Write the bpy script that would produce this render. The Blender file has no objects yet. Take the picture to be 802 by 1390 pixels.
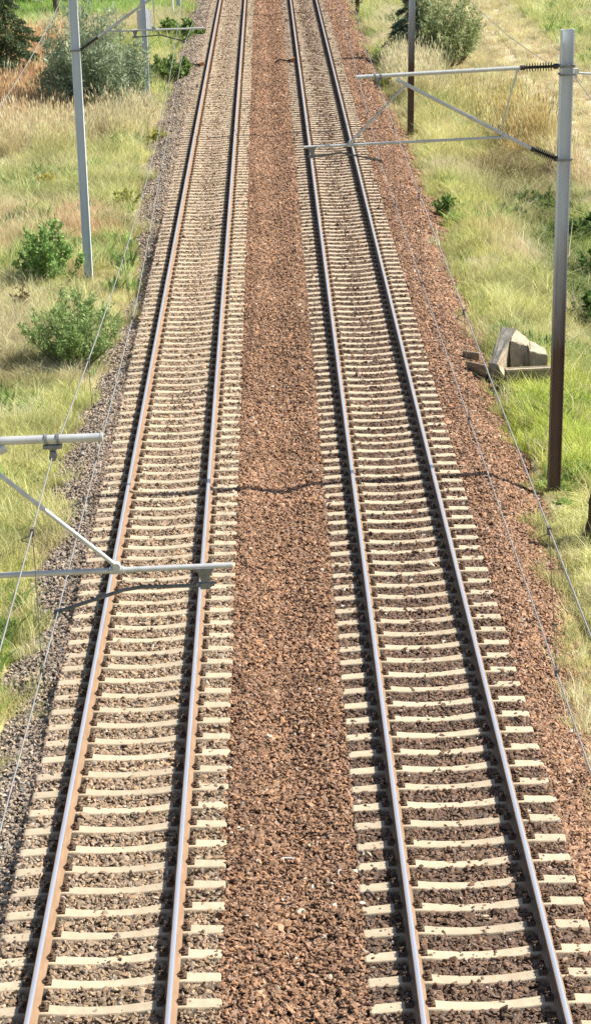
import bpy, bmesh, math, random
import numpy as np
from mathutils import Vector, Matrix
rng = np.random.default_rng(7)
random.seed(7)
R = math.radians
scene = bpy.context.scene
COL = scene.collection

# ------------------------------------------------------------------ helpers
def tag(o, label=None, cat=None, group=None, kind=None):
    if label: o['label'] = label
    if cat: o['category'] = cat
    if group: o['group'] = group
    if kind: o['kind'] = kind
    return o

def empty(name, loc, label, cat, group=None, rz=0.0):
    o = bpy.data.objects.new(name, None); COL.objects.link(o)
    o.empty_display_size = 0.2
    o.location = loc; o.rotation_euler = (0, 0, rz)
    return tag(o, label, cat, group)

def copy_tree(o, parent=None):
    c = o.copy(); COL.objects.link(c)
    if parent is not None: c.parent = parent
    for ch in list(o.children): copy_tree(ch, c)
    return c

def add_obj(name, me, mat, parent=None, loc=None, link=True):
    o = bpy.data.objects.new(name, me)
    if mat is not None:
        for m in (mat if isinstance(mat, (list, tuple)) else [mat]): me.materials.append(m)
    if link: COL.objects.link(o)
    if parent is not None: o.parent = parent
    if loc is not None: o.location = loc
    return o

class MB:
    """collects vertices and faces, then links them as one mesh object"""
    def __init__(s): s.v = []; s.f = []; s.sm = []; s.mi = []
    def add(s, vs, fs, smooth=False, mi=0):
        b = len(s.v); s.v += [tuple(p) for p in vs]
        for f in fs: s.f.append([b + i for i in f]); s.sm.append(smooth); s.mi.append(mi)
    def box(s, c, d, M=None, mi=0):
        x, y, z = d[0]/2, d[1]/2, d[2]/2
        vs = [Vector((a*x, b*y, e*z)) for a in (-1, 1) for b in (-1, 1) for e in (-1, 1)]
        if M is not None: vs = [M @ v for v in vs]
        vs = [v + Vector(c) for v in vs]
        s.add(vs, [(0,1,3,2),(4,6,7,5),(0,4,5,1),(2,3,7,6),(0,2,6,4),(1,5,7,3)], mi=mi)
    def tube(s, pts, r, n=10, caps=True, smooth=True, mi=0):
        pts = [Vector(p) for p in pts]
        rs = list(r) if isinstance(r, (list, tuple)) else [r]*len(pts)
        vs = []; up0 = None
        for i, p in enumerate(pts):
            t = (pts[min(i+1, len(pts)-1)] - pts[max(i-1, 0)])
            if t.length < 1e-9: t = Vector((0, 0, 1))
            t.normalize()
            if up0 is None:
                up0 = t.cross(Vector((0, 1, 0)) if abs(t.y) < .9 else Vector((1, 0, 0))).normalized()
            a = (up0 - t*up0.dot(t))
            a.normalize(); up0 = a; b = t.cross(a)
            for k in range(n):
                th = 2*math.pi*k/n
                vs.append(p + (a*math.cos(th) + b*math.sin(th))*rs[i])
        fs = []
        for i in range(len(pts)-1):
            for k in range(n):
                k2 = (k+1) % n
                fs.append((i*n+k, i*n+k2, (i+1)*n+k2, (i+1)*n+k))
        s.add(vs, fs, smooth, mi)
        if caps:
            s.add(vs[:n], [tuple(range(n))[::-1]], False, mi)
            s.add(vs[-n:], [tuple(range(n))], False, mi)
    def mesh(s, name):
        me = bpy.data.meshes.new(name); me.from_pydata(s.v, [], s.f)
        me.polygons.foreach_set('use_smooth', s.sm)
        me.polygons.foreach_set('material_index', s.mi)
        me.update(); return me
    def build(s, name, mat, parent=None, loc=None): return add_obj(name, s.mesh(name), mat, parent, loc)

def np_mesh(name, V, F):
    me = bpy.data.meshes.new(name)
    V = np.asarray(V, np.float32); F = np.asarray(F, np.int32)
    me.vertices.add(len(V)); me.vertices.foreach_set('co', V.ravel())
    n = F.shape[1]
    me.loops.add(F.size); me.loops.foreach_set('vertex_index', F.ravel())
    me.polygons.add(len(F)); me.polygons.foreach_set('loop_start', np.arange(0, F.size, n, dtype=np.int32))
    me.polygons.foreach_set('loop_total', np.full(len(F), n, np.int32))
    me.update(calc_edges=True); return me

# vectorised value noise
_tab = rng.random((256, 256))
def vnoise(x, y, s=1.0, o=0):
    x = np.asarray(x)/s + 37.3*o + 500; y = np.asarray(y)/s + 91.7*o + 500
    xi = np.floor(x).astype(int); yi = np.floor(y).astype(int)
    fx = x-xi; fy = y-yi; fx = fx*fx*(3-2*fx); fy = fy*fy*(3-2*fy)
    g = lambda a, b: _tab[a % 256, b % 256]
    return (g(xi,yi)*(1-fx)+g(xi+1,yi)*fx)*(1-fy) + (g(xi,yi+1)*(1-fx)+g(xi+1,yi+1)*fx)*fy
def fbm(x, y, s, o=0): return (vnoise(x,y,s,o)*4+vnoise(x,y,s/2.1,o+1)*2+vnoise(x,y,s/4.3,o+2))/7
def sstep(a, b, x): t = np.clip((np.asarray(x, float)-a)/(b-a), 0, 1); return t*t*(3-2*t)

# ------------------------------------------------------------------ materials
def mat(name, c1, c2=None, scale=8, rough=.8, metal=0, bump=0., bscale=None, spec=.3, detail=6, stretch=None):
    m = bpy.data.materials.new(name); m.use_nodes = True
    nt = m.node_tree; N = nt.nodes; L = nt.links; b = N['Principled BSDF']
    b.inputs['Roughness'].default_value = rough; b.inputs['Metallic'].default_value = metal
    b.inputs['Specular IOR Level'].default_value = spec
    tc = N.new('ShaderNodeTexCoord'); mp = N.new('ShaderNodeMapping'); L.new(tc.outputs['Object'], mp.inputs[0])
    if stretch: mp.inputs['Scale'].default_value = stretch
    nz = N.new('ShaderNodeTexNoise'); nz.inputs['Scale'].default_value = scale; nz.inputs['Detail'].default_value = detail
    L.new(mp.outputs[0], nz.inputs['Vector'])
    rp = N.new('ShaderNodeValToRGB'); L.new(nz.outputs['Fac'], rp.inputs[0])
    rp.color_ramp.elements[0].position = .3; rp.color_ramp.elements[1].position = .7
    rp.color_ramp.elements[0].color = (*c1, 1); rp.color_ramp.elements[1].color = (*(c2 or c1), 1)
    L.new(rp.outputs[0], b.inputs['Base Color'])
    if bump:
        nb = N.new('ShaderNodeTexNoise'); nb.inputs['Scale'].default_value = bscale or scale*3; nb.inputs['Detail'].default_value = 5
        L.new(mp.outputs[0], nb.inputs['Vector'])
        bp = N.new('ShaderNodeBump'); bp.inputs['Strength'].default_value = bump; bp.inputs['Distance'].default_value = .02
        L.new(nb.outputs['Fac'], bp.inputs['Height']); L.new(bp.outputs[0], b.inputs['Normal'])
    return m

def tint_mat(name, typ, rough=.85, translucent=0., noise=.0, nscale=30, spec=.2):
    """base colour from the 'tint' attribute (per instance or per leaf)"""
    m = bpy.data.materials.new(name); m.use_nodes = True
    nt = m.node_tree; N = nt.nodes; L = nt.links; b = N['Principled BSDF']
    b.inputs['Roughness'].default_value = rough; b.inputs['Specular IOR Level'].default_value = spec
    at = N.new('ShaderNodeAttribute'); at.attribute_type = typ; at.attribute_name = 'tint'
    col = at.outputs['Color']
    if noise:
        tc = N.new('ShaderNodeTexCoord'); nz = N.new('ShaderNodeTexNoise'); nz.inputs['Scale'].default_value = nscale; nz.inputs['Detail'].default_value = 4
        L.new(tc.outputs['Object'], nz.inputs['Vector'])
        mr = N.new('ShaderNodeMapRange'); L.new(nz.outputs['Fac'], mr.inputs[0])
        mr.inputs[1].default_value = .3; mr.inputs[2].default_value = .7
        mr.inputs[3].default_value = 1-noise; mr.inputs[4].default_value = 1+noise
        mx = N.new('ShaderNodeVectorMath'); mx.operation = 'SCALE'; L.new(col, mx.inputs[0]); L.new(mr.outputs[0], mx.inputs['Scale'])
        col = mx.outputs[0]
    L.new(col, b.inputs['Base Color'])
    if translucent:
        tr = N.new('ShaderNodeBsdfTranslucent'); L.new(col, tr.inputs['Color'])
        ms = N.new('ShaderNodeMixShader'); ms.inputs[0].default_value = translucent
        L.new(b.outputs[0], ms.inputs[1]); L.new(tr.outputs[0], ms.inputs[2])
        L.new(ms.outputs[0], N['Material Output'].inputs['Surface'])
    return m

M = {}
M['concrete'] = mat('sleeper_concrete', (.40,.325,.225), (.50,.42,.305), 7, .9, bump=.25, bscale=60)
def vary(m, lo, hi):
    nt = m.node_tree; N = nt.nodes; L = nt.links; b = N['Principled BSDF']; src = b.inputs['Base Color'].links[0].from_socket
    oi = N.new('ShaderNodeObjectInfo'); mr = N.new('ShaderNodeMapRange'); L.new(oi.outputs['Random'], mr.inputs[0]); mr.inputs[3].default_value = lo; mr.inputs[4].default_value = hi
    vm = N.new('ShaderNodeVectorMath'); vm.operation = 'SCALE'; L.new(src, vm.inputs[0]); L.new(mr.outputs[0], vm.inputs['Scale']); L.new(vm.outputs[0], b.inputs['Base Color'])
vary(M['concrete'], .92, 1.1)
M['rust'] = mat('rail_rust', (.235,.150,.090), (.325,.220,.138), 5, .85, bump=.1, stretch=(3,.5,3))
M['polish'] = mat('polished_steel', (.72,.74,.79), (.85,.86,.90), 3, .28, metal=.7, stretch=(20,.4,1))
M['clip'] = mat('dark_rusty_steel', (.075,.05,.035), (.16,.105,.07), 30, .85)
M['grey_paint'] = mat('grey_blue_paint', (.62,.68,.75), (.70,.76,.82), 3, .55, bump=.03, stretch=(1,1,.25))
M['galv'] = mat('galvanised_tube', (.44,.455,.46), (.56,.575,.575), 12, .5, metal=.25)
M['galv_dark'] = mat('dull_zinc_fitting', (.16,.165,.17), (.28,.285,.29), 18, .6, metal=.3)
M['insul'] = mat('dark_insulator', (.030,.024,.022), (.055,.045,.04), 10, .45, spec=.5)
M['arm'] = mat('dark_steel_arm', (.10,.10,.10), (.17,.17,.17), 12, .6, metal=.2)
M['wire'] = mat('wire_metal', (.26,.26,.27), (.34,.34,.34), 5, .5, metal=.3)
M['dropper'] = mat('dropper_bronze', (.10,.09,.08), (.15,.14,.12), 5, .6)
M['white'] = mat('white_paint', (.75,.75,.74), (.82,.82,.80), 4, .6)
M['stoneblock'] = mat('weathered_block', (.33,.27,.19), (.52,.44,.325), 5, .95, bump=.6, bscale=14)
M['stoneshade'] = mat('shaded_grey_block', (.20,.19,.165), (.34,.315,.265), 7, .95, bump=.6, bscale=14)  # darker copy of the block concrete, shade put into the colour
M['slab'] = mat('mossy_slab', (.20,.165,.11), (.33,.28,.20), 9, .95, bump=.5)
M['bark'] = mat('bark', (.10,.075,.055), (.20,.155,.115), 14, .95, bump=.8, bscale=25, stretch=(1,1,.3))
M['stumpwood'] = mat('dark_weathered_wood', (.055,.038,.026), (.13,.09,.06), 14, .95, bump=.9, bscale=22, stretch=(1,1,.25))
M['stem'] = mat('stem_wood', (.14,.11,.075), (.20,.16,.11), 14, .95)
M['orange'] = mat('orange_brown_housing', (.42,.19,.06), (.50,.25,.09), 8, .7)
M['black'] = mat('black_rubber', (.025,.025,.025), (.04,.04,.04), 8, .7)
M['leaf'] = tint_mat('leaf', 'GEOMETRY', .55, .38)
M['stone'] = tint_mat('ballast_stone', 'INSTANCER', .92, 0, .28, 1.2)
M['grass'] = tint_mat('grass_blade', 'INSTANCER', .7, .48)

def rusted_paint():
    """grey paint that has browned from the foot upward (wear of the post itself)"""
    m = mat('grey_paint_browned_foot', (.58,.63,.69), (.66,.71,.77), 3, .55, stretch=(1,1,.25))
    nt = m.node_tree; N = nt.nodes; L = nt.links; b = N['Principled BSDF']
    src = b.inputs['Base Color'].links[0].from_socket
    tc = N.new('ShaderNodeTexCoord'); sp = N.new('ShaderNodeSeparateXYZ'); L.new(tc.outputs['Object'], sp.inputs[0])
    mp = N.new('ShaderNodeMapping'); mp.inputs['Scale'].default_value = (10, 10, 1.1); L.new(tc.outputs['Object'], mp.inputs[0])
    nz = N.new('ShaderNodeTexNoise'); nz.inputs['Scale'].default_value = 1.6; nz.inputs['Detail'].default_value = 6; L.new(mp.outputs[0], nz.inputs['Vector'])
    ad = N.new('ShaderNodeMath'); ad.operation = 'MULTIPLY_ADD'; ad.inputs[1].default_value = 1.6; L.new(nz.outputs['Fac'], ad.inputs[0]); L.new(sp.outputs['Z'], ad.inputs[2])
    mr = N.new('ShaderNodeMapRange'); L.new(ad.outputs[0], mr.inputs[0])
    mr.inputs[1].default_value = 3.4; mr.inputs[2].default_value = 6.2; mr.inputs[3].default_value = 1; mr.inputs[4].default_value = 0
    br = N.new('ShaderNodeValToRGB'); L.new(nz.outputs['Fac'], br.inputs[0])
    br.color_ramp.elements[0].color = (.11,.068,.05,1); br.color_ramp.elements[1].color = (.20,.13,.10,1)
    mx = N.new('ShaderNodeMix'); mx.data_type = 'RGBA'
    L.new(mr.outputs[0], mx.inputs[0]); L.new(src, mx.inputs[6]); L.new(br.outputs[0], mx.inputs[7])
    L.new(mx.outputs[2], b.inputs['Base Color']); return m
M['rust_paint'] = rusted_paint()

# ------------------------------------------------------------------ layout (metres; Y runs along the line away from the bridge, Z=0 is the sleeper tops)
XL, XR = -2.367, 1.844           # track centres
HG = .7535                       # half gauge to rail centre
SP = .6; PHL, PHR = .05, .35     # sleeper spacing and phases
SUN_EL = R(47); SUN_AZ = math.atan2(1.0, .06)   # clockwise from +Y

def edgeL(Y):
    return -np.interp(Y, [15,33,40,47,52,57.5,62,65,69,72,78,83,100,142,200], [4.4,4.45,4.6,4.9,4.75,4.45,4.2,4.0,4.05,4.5,4.75,4.8,4.9,5.05,5.1]) + (vnoise(Y*0, Y, 1.3, 4)-.5)*.35
def edgeR(Y):
    return np.interp(Y, [15,28,33,43,51,60,75,100,129,200], [3.95,3.95,4.05,4.6,4.5,4.75,4.95,5.0,4.95,5.0]) + (vnoise(Y*0, Y, 1.1, 9)-.5)*.35

def ballast_z(X, Y):
    X = np.asarray(X, float); Y = np.asarray(Y, float)
    z = np.full(X.shape, -.045)
    mid = (X > XL+1.3) & (X < XR-1.3)
    c = -.25
    zl = np.interp(X, [XL+1.25, XL+1.5, c-.05, c+.05, XR-1.5, XR-1.25], [-.04,-.02,-.145,-.145,-.02,-.04])
    z = np.where(mid, zl, z)
    eL = edgeL(Y); eR = edgeR(Y)
    z = np.where(X < eL+1., -.04-.40*np.clip((eL+1.-X), 0, 1.6), z)
    z = np.where(X > eR-.9, -.04-.46*np.clip((X-eR+.9)/.9, 0, 2.2), z)
    return z + (fbm(X, Y, .9, 3)-.5)*.05

def terrain_z(X, Y):
    X = np.asarray(X, float); Y = np.asarray(Y, float)
    r = np.interp(X, [4.2, 4.7, 5.6, 6.6, 7.6, 8.6, 9.8, 11, 14, 30], [-.9,-.45,-.45,-.62,-1.05,-1.25,-.85,-.55,-.5,-.5])
    l = np.interp(-X, [3.9, 4.4, 5.5, 9, 30], [-.9,-.43,-.43,-.45,-.5])
    z = np.where(X > 0, r, l)
    z = z + (fbm(X, Y, 4., 6)-.5)*.22*sstep(4.6, 6.5, np.abs(X))
    return z + (fbm(X, Y, 1.7, 16)-.5)*.85*sstep(6.6, 7.6, X)*sstep(10.5, 9.2, X)

# ------------------------------------------------------------------ ground
def ground_sheet():
    xs = np.concatenate([[-1500,-400,-120,-50], np.arange(-30, -8, .8), np.arange(-8, 16, .25), np.arange(16, 31, 1.), [50,120,400,1500]])
    ys = np.concatenate([[-600,-100,-10,5], np.arange(12, 170, .4), [180,200,240,320,600,2500]])
    X, Y = np.meshgrid(xs, ys); Z = terrain_z(X, Y)
    V = np.stack([X, Y, Z], -1).reshape(-1, 3); nx = len(xs)
    i = np.arange(len(ys)-1)[:, None]*nx + np.arange(nx-1)[None]
    F = np.stack([i, i+1, i+1+nx, i+nx], -1).reshape(-1, 4)
    m = mat('meadow_soil', (.34,.29,.16), (.38,.36,.15), .35, .95, bump=.5, bscale=5)
    N = m.node_tree.nodes; L = m.node_tree.links; b = N['Principled BSDF']
    o = add_obj('ground', np_mesh('ground', V, F), m); o.data.polygons.foreach_set('use_smooth', [True]*len(F))
    return tag(o, kind='structure')
ground_sheet()

def ballast_bed():
    xs = np.arange(-6, 6.01, .12); ys = np.arange(10, 210, .3)
    X, Y = np.meshgrid(xs, ys); Z = ballast_z(X, Y)-.045
    V = np.stack([X, Y, Z], -1).reshape(-1, 3); nx = len(xs)
    i = np.arange(len(ys)-1)[:, None]*nx + np.arange(nx-1)[None]
    F = np.stack([i, i+1, i+1+nx, i+nx], -1).reshape(-1, 4)
    m = mat('ballast_dirt', (.085,.055,.038), (.17,.115,.08), 22, .95, bump=1., bscale=40)
    o = add_obj('ballast_bed', np_mesh('ballast_bed', V, F), m); tag(o, kind='structure')
ballast_bed()

def dirt_path():
    """two worn wheel tracks in the meadow on the right"""
    o_v = []; o_f = []
    for xc, w in ((11.15, .8), (12.6, .9)):
        ys = np.arange(60, 200, .7)
        cx = xc + (vnoise(ys*0, ys, 9., 2)-.5)*.7 + .002*(ys-120)
        ww = w*(.5+.9*vnoise(ys*0, ys, 3., 5+xc))
        b = len(o_v)
        for k, (y, c, wd) in enumerate(zip(ys, cx, ww)):
            for t in (-1, -.5, 0, .5, 1):
                x = c+t*wd*.5
                o_v.append((x, y, float(terrain_z(np.array([x]), np.array([y]))[0])+.012))
        for k in range(len(ys)-1):
            for t in range(4):
                a = b+k*5+t; o_f.append((a, a+1, a+6, a+5))
    m = mat('trodden_earth', (.46,.38,.25), (.58,.50,.34), 2.2, .95, bump=.4)
    o = add_obj('dirt_path', np_mesh('dirt_path', np.array(o_v), np.array(o_f)), m); tag(o, kind='structure')
dirt_path()

# ------------------------------------------------------------------ scatter with geometry nodes (stuff only)
def scatter(name, P, rot, scl, idx, tint, protos):
    me = bpy.data.meshes.new(name); n = len(P)
    me.vertices.add(n); me.vertices.foreach_set('co', np.asarray(P, np.float32).ravel())
    for an, ty, data in (('rot','FLOAT_VECTOR',rot), ('scl','FLOAT_VECTOR',scl)):
        a = me.attributes.new(an, ty, 'POINT'); a.data.foreach_set('vector', np.asarray(data, np.float32).ravel())
    a = me.attributes.new('idx', 'INT', 'POINT'); a.data.foreach_set('value', np.asarray(idx, np.int32))
    a = me.attributes.new('tint', 'FLOAT_COLOR', 'POINT'); a.data.foreach_set('color', np.concatenate([tint, np.ones((n,1))], 1).astype(np.float32).ravel())
    o = bpy.data.objects.new(name, me); COL.objects.link(o)
    pc = bpy.data.collections.new(name+'_kinds')
    for p in protos: pc.objects.link(p)
    ng = bpy.data.node_groups.new(name+'_scatter', 'GeometryNodeTree')
    ng.interface.new_socket('Geometry', in_out='INPUT', socket_type='NodeSocketGeometry')
    ng.interface.new_socket('Geometry', in_out='OUTPUT', socket_type='NodeSocketGeometry')
    N = ng.nodes; L = ng.links
    gi = N.new('NodeGroupInput'); go = N.new('NodeGroupOutput'); ip = N.new('GeometryNodeInstanceOnPoints')
    ci = N.new('GeometryNodeCollectionInfo'); ci.inputs['Collection'].default_value = pc
    ci.inputs['Separate Children'].default_value = True; ci.inputs['Reset Children'].default_value = True
    def na(an, ty):
        q = N.new('GeometryNodeInputNamedAttribute'); q.data_type = ty; q.inputs['Name'].default_value = an
        return [s for s in q.outputs if s.enabled][0]
    L.new(gi.outputs[0], ip.inputs['Points']); L.new(ci.outputs[0], ip.inputs['Instance'])
    ip.inputs['Pick Instance'].default_value = True
    L.new(na('idx','INT'), ip.inputs['Instance Index'])
    er = N.new('FunctionNodeEulerToRotation'); L.new(na('rot','FLOAT_VECTOR'), er.inputs[0]); L.new(er.outputs[0], ip.inputs['Rotation'])
    L.new(na('scl','FLOAT_VECTOR'), ip.inputs['Scale']); L.new(ip.outputs[0], go.inputs[0])
    md = o.modifiers.new('scatter', 'NODES'); md.node_group = ng
    return tag(o, kind='stuff')

# ---- ballast stones
def stone_protos():
    """crushed rock: convex hulls of a dozen random points, so every face is a flat break"""
    out = []
    for k in range(10):
        r = np.random.default_rng(100+k); bm = bmesh.new()
        s = (r.uniform(.58,.78), r.uniform(.42,.56), r.uniform(.28,.42))
        for _ in range(13):
            d = r.normal(size=3); d /= np.linalg.norm(d); d *= r.uniform(.8, 1.08)
            bm.verts.new((d[0]*s[0], d[1]*s[1], d[2]*s[2]))
        res = bmesh.ops.convex_hull(bm, input=bm.verts[:])
        bmesh.ops.delete(bm, geom=list({v for v in res['geom_interior'] if isinstance(v, bmesh.types.BMVert)}), context='VERTS')
        me = bpy.data.meshes.new('stone'); bm.to_mesh(me); bm.free(); me.materials.append(M['stone'])
        o = bpy.data.objects.new('stone_%02d' % k, me); out.append(o)
    return out

def make_ballast():
    PX=[];PY=[];PS=[]
    bands = [(14,24,.044,640),(24,36,.045,800),(36,50,.047,690),(50,70,.050,520),(70,95,.054,400),(95,125,.060,290),(125,170,.068,200)]
    for y0, y1, s, den in bands:
        n = int((y1-y0)*10.4*den)
        PX.append(rng.uniform(-5.3, 5.1, n)); PY.append(rng.uniform(y0, y1, n))
        PS.append(s*np.exp(rng.normal(0, .30, n)))
    X = np.concatenate(PX); Y = np.concatenate(PY); S = np.clip(np.concatenate(PS), .025, .14)
    keep = (X > edgeL(Y)-.15-.25*rng.random(len(X))) & (X < edgeR(Y)+.1+.25*rng.random(len(X)))
    Z = ballast_z(X, Y)
    for xc, ph, left in ((XL, PHL, True), (XR, PHR, False)):
        dx = np.abs(X-xc); dy = (Y-ph+SP/2) % SP - SP/2
        on = (dx < 1.31) & (np.abs(dy) < .098)
        cov = .03 + .30*np.clip(fbm(X, Y, .45, 14)*3.2-1.95, 0, 1) + (.34*np.clip(fbm(X, Y, 2.2, 12)*2.4-.75, 0, 1)*sstep(.62, .25, dx)*sstep(56, 68, Y) if left else .10*np.clip(fbm(X, Y, 2.2, 13)*2.6-1.0, 0, 1)*sstep(.6, .3, dx))
        cov = np.where(on & (dx > .85), .07, cov)
        keep &= ~(on & (rng.random(len(X)) > cov))
        Z = np.where(on, -.03 + S*.18 - .03*(dx < .5), Z)
        # in the cribs stones lie just under the sleeper tops, a little lower midway
        crib = (dx < 1.31) & ~on
        Z = np.where(crib, -.042 + S*.14 - .016*sstep(.1, .3, np.abs(dy)) + (fbm(X, Y, .5, 21)-.5)*.035 - .012*(dx < .5), Z)
        for sgn in (-1, 1): keep &= ~(np.abs(X-(xc+sgn*HG)) < .07+S*.75)
    out = ~((np.abs(X-XL) < 1.31) | (np.abs(X-XR) < 1.31))
    Z = np.where(out, Z + S*.1 + rng.normal(0, .008, len(X)), Z)
    X, Y, S, Z = X[keep], Y[keep], S[keep], Z[keep]; n = len(X)
    # colours: grey-tan on the left shoulder, red-brown in the middle and right, darker inside the right track
    def C(*c): return np.array(c)
    T = np.empty((n, 3))
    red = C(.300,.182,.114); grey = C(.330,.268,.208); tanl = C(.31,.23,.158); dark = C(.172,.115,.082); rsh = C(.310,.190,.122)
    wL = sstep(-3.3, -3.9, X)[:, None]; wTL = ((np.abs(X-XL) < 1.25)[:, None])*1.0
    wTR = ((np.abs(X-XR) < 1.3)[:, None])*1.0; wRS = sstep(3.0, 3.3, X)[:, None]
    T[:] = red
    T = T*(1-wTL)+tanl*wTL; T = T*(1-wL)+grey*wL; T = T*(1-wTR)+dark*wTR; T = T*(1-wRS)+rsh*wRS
    br = np.exp(rng.normal(0, .22, n))*(.8+.4*fbm(X, Y, 1.6, 31))
    pale = rng.random(n) < .010
    T = T*br[:, None]; T[pale] = C(.52,.46,.37)*(.7+.5*rng.random((pale.sum(), 1)))
    hue = rng.normal(0, 1, n)
    T[:, 0] *= 1+.05*hue; T[:, 2] *= 1-.07*hue
    T = np.clip(T, .02, .7)
    rot = rng.uniform(0, 6.283, (n, 3)); rot[:, :2] = rng.normal(0, .5, (n, 2))
    scl = S[:, None]*np.exp(rng.normal(0, .14, (n, 3)))
    print('stones', n)
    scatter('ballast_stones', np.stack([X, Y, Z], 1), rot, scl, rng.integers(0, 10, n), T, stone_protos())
make_ballast()

# ---- grass
def tuft(kind, seed):
    r = np.random.default_rng(seed); V = []; F = []
    nb, h0, h1, w, spread, lean = {'short': (26,.10,.24,.011,.13,.5), 'mid': (24,.20,.50,.011,.15,.55), 'tall': (22,.5,.95,.010,.13,.30), 'flop': (26,.35,.6,.012,.14,1.15), 'herb': (20,.12,.42,.055,.12,.5)}[kind]
    for _ in range(nb):
        a = r.uniform(0, 6.283); rr = spread*math.sqrt(r.random()); bx, by = rr*math.cos(a), rr*math.sin(a)
        h = r.uniform(h0, h1); la = r.uniform(0, 6.283); ln = abs(r.normal(0, lean))*h
        dx, dy = math.cos(la)*ln, math.sin(la)*ln
        fa = r.uniform(0, 6.283); wx, wy = math.cos(fa)*w/2, math.sin(fa)*w/2
        hz = h*(.75 if kind == 'flop' else 1)
        b = len(V)
        V += [(bx-wx,by-wy,-.03),(bx+wx,by+wy,-.03),(bx+dx*.35+wx*.85,by+dy*.35+wy*.85,hz*.6),(bx+dx*.35-wx*.85,by+dy*.35-wy*.85,hz*.6),(bx+dx+wx*.2,by+dy+wy*.2,hz),(bx+dx-wx*.2,by+dy-wy*.2,hz)]
        F += [(b,b+1,b+2,b+3),(b+3,b+2,b+4,b+5)]
        if kind == 'tall' and r.random() < .5:      # seed head
            b = len(V); hw = .012; hh = .12
            px, py = bx+dx, by+dy
            V += [(px-hw*.5,py,hz-.02),(px+hw,py,hz+hh*.4),(px+dx*.1,py+dy*.1,hz+hh),(px-hw,py,hz+hh*.4)]
            F += [(b,b+1,b+2,b+3)]
    me = np_mesh('tuft', np.array(V), np.array(F)); me.materials.append(M['grass'])
    return bpy.data.objects.new('tuft', me)

# colour patches of the meadow: X, Y, rx, ry, colour, strength, height kind (0 short,1 mid,2 tall,3 flopped)
GREEN=(.30,.37,.095); YGREEN=(.475,.475,.205); STRAW=(.61,.49,.31); ORANGE=(.60,.39,.215); PALE=(.59,.52,.345); DKGREEN=(.13,.19,.05); GOLD=(.48,.36,.165); OLIVE=(.28,.265,.12)
ZONES = [
 (-10.5,104,3.6,9,ORANGE,1.0,2),(-11.6,122,3.2,8,ORANGE,1.0,2),(-9.0,96,2.2,6,STRAW,.6,2),(-14,100,3,8,ORANGE,.8,2),
 (-14,150,9,7,(.27,.42,.09),1.0,1),(-9.5,137,2.5,7,STRAW,.7,1),
 (-6.3,75,1.0,4.5,(.60,.40,.25),.9,1),(-8.6,74,1.2,5,STRAW,.8,1),(-8.0,87,2,4,YGREEN,.8,1),
 (-5.6,87,1.1,9,YGREEN,.9,1),(-6.2,98,1.2,5,PALE,.7,2),(-4.6,66,.7,4,(.58,.53,.27),1.0,0),
 (-5.4,44,1.0,6,YGREEN,.8,1),(-5.0,38,.8,3,(.38,.40,.14),.9,0),(-4.9,35.7,.5,1.3,GREEN,1.0,0),(-6.3,58,1.2,4,OLIVE,.7,1),(-7.2,62,1,6,PALE,.6,1),
 (-5.6,120,1.3,9,YGREEN,.9,1),(-7.5,128,2,8,GREEN,.6,1),
 (5.8,48,1.5,5.5,(.45,.52,.12),1.0,1),(5.4,42,.9,3,(.50,.50,.23),.9,0),(4.8,36,.8,5,(.54,.52,.26),.9,0),
 (6.0,62,1.2,6,YGREEN,1.0,1),(5.8,74,1.2,7,(.47,.47,.17),.9,1),(6.4,70,.8,3,STRAW,.5,1),
 (8.1,66,.9,9,DKGREEN,.85,3),(8.6,74,.9,5,(.17,.19,.06),.9,3),(8.0,80,1.3,3,OLIVE,.9,3),(7.7,85,1.2,3.5,(.24,.19,.09),.95,3),(8.6,90,1,2.5,(.22,.20,.08),.9,3),(9.6,70,1.2,8,GREEN,.7,1),
 (9.6,92,1.4,5,GOLD,.75,2),(8.8,100,1.3,4,GOLD,.5,2),(11,84,1.6,5,STRAW,.7,2),
 (6.3,92,1.6,9,(.52,.50,.20),.8,1),(6.1,110,1.2,8,PALE,.9,2),(7,130,1.6,12,PALE,.8,1),
 (9.5,118,1.8,14,(.60,.51,.30),.9,1),(10,140,2.2,10,STRAW,.7,1),(15,130,2.2,12,(.46,.50,.19),.8,0),(15.5,112,2,6,YGREEN,.8,0),(16,145,3,8,(.54,.52,.24),.8,0),
 (5.2,118,.5,5,GREEN,.9,1),(5.2,138,.6,5,GREEN,.8,1),
]
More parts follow.
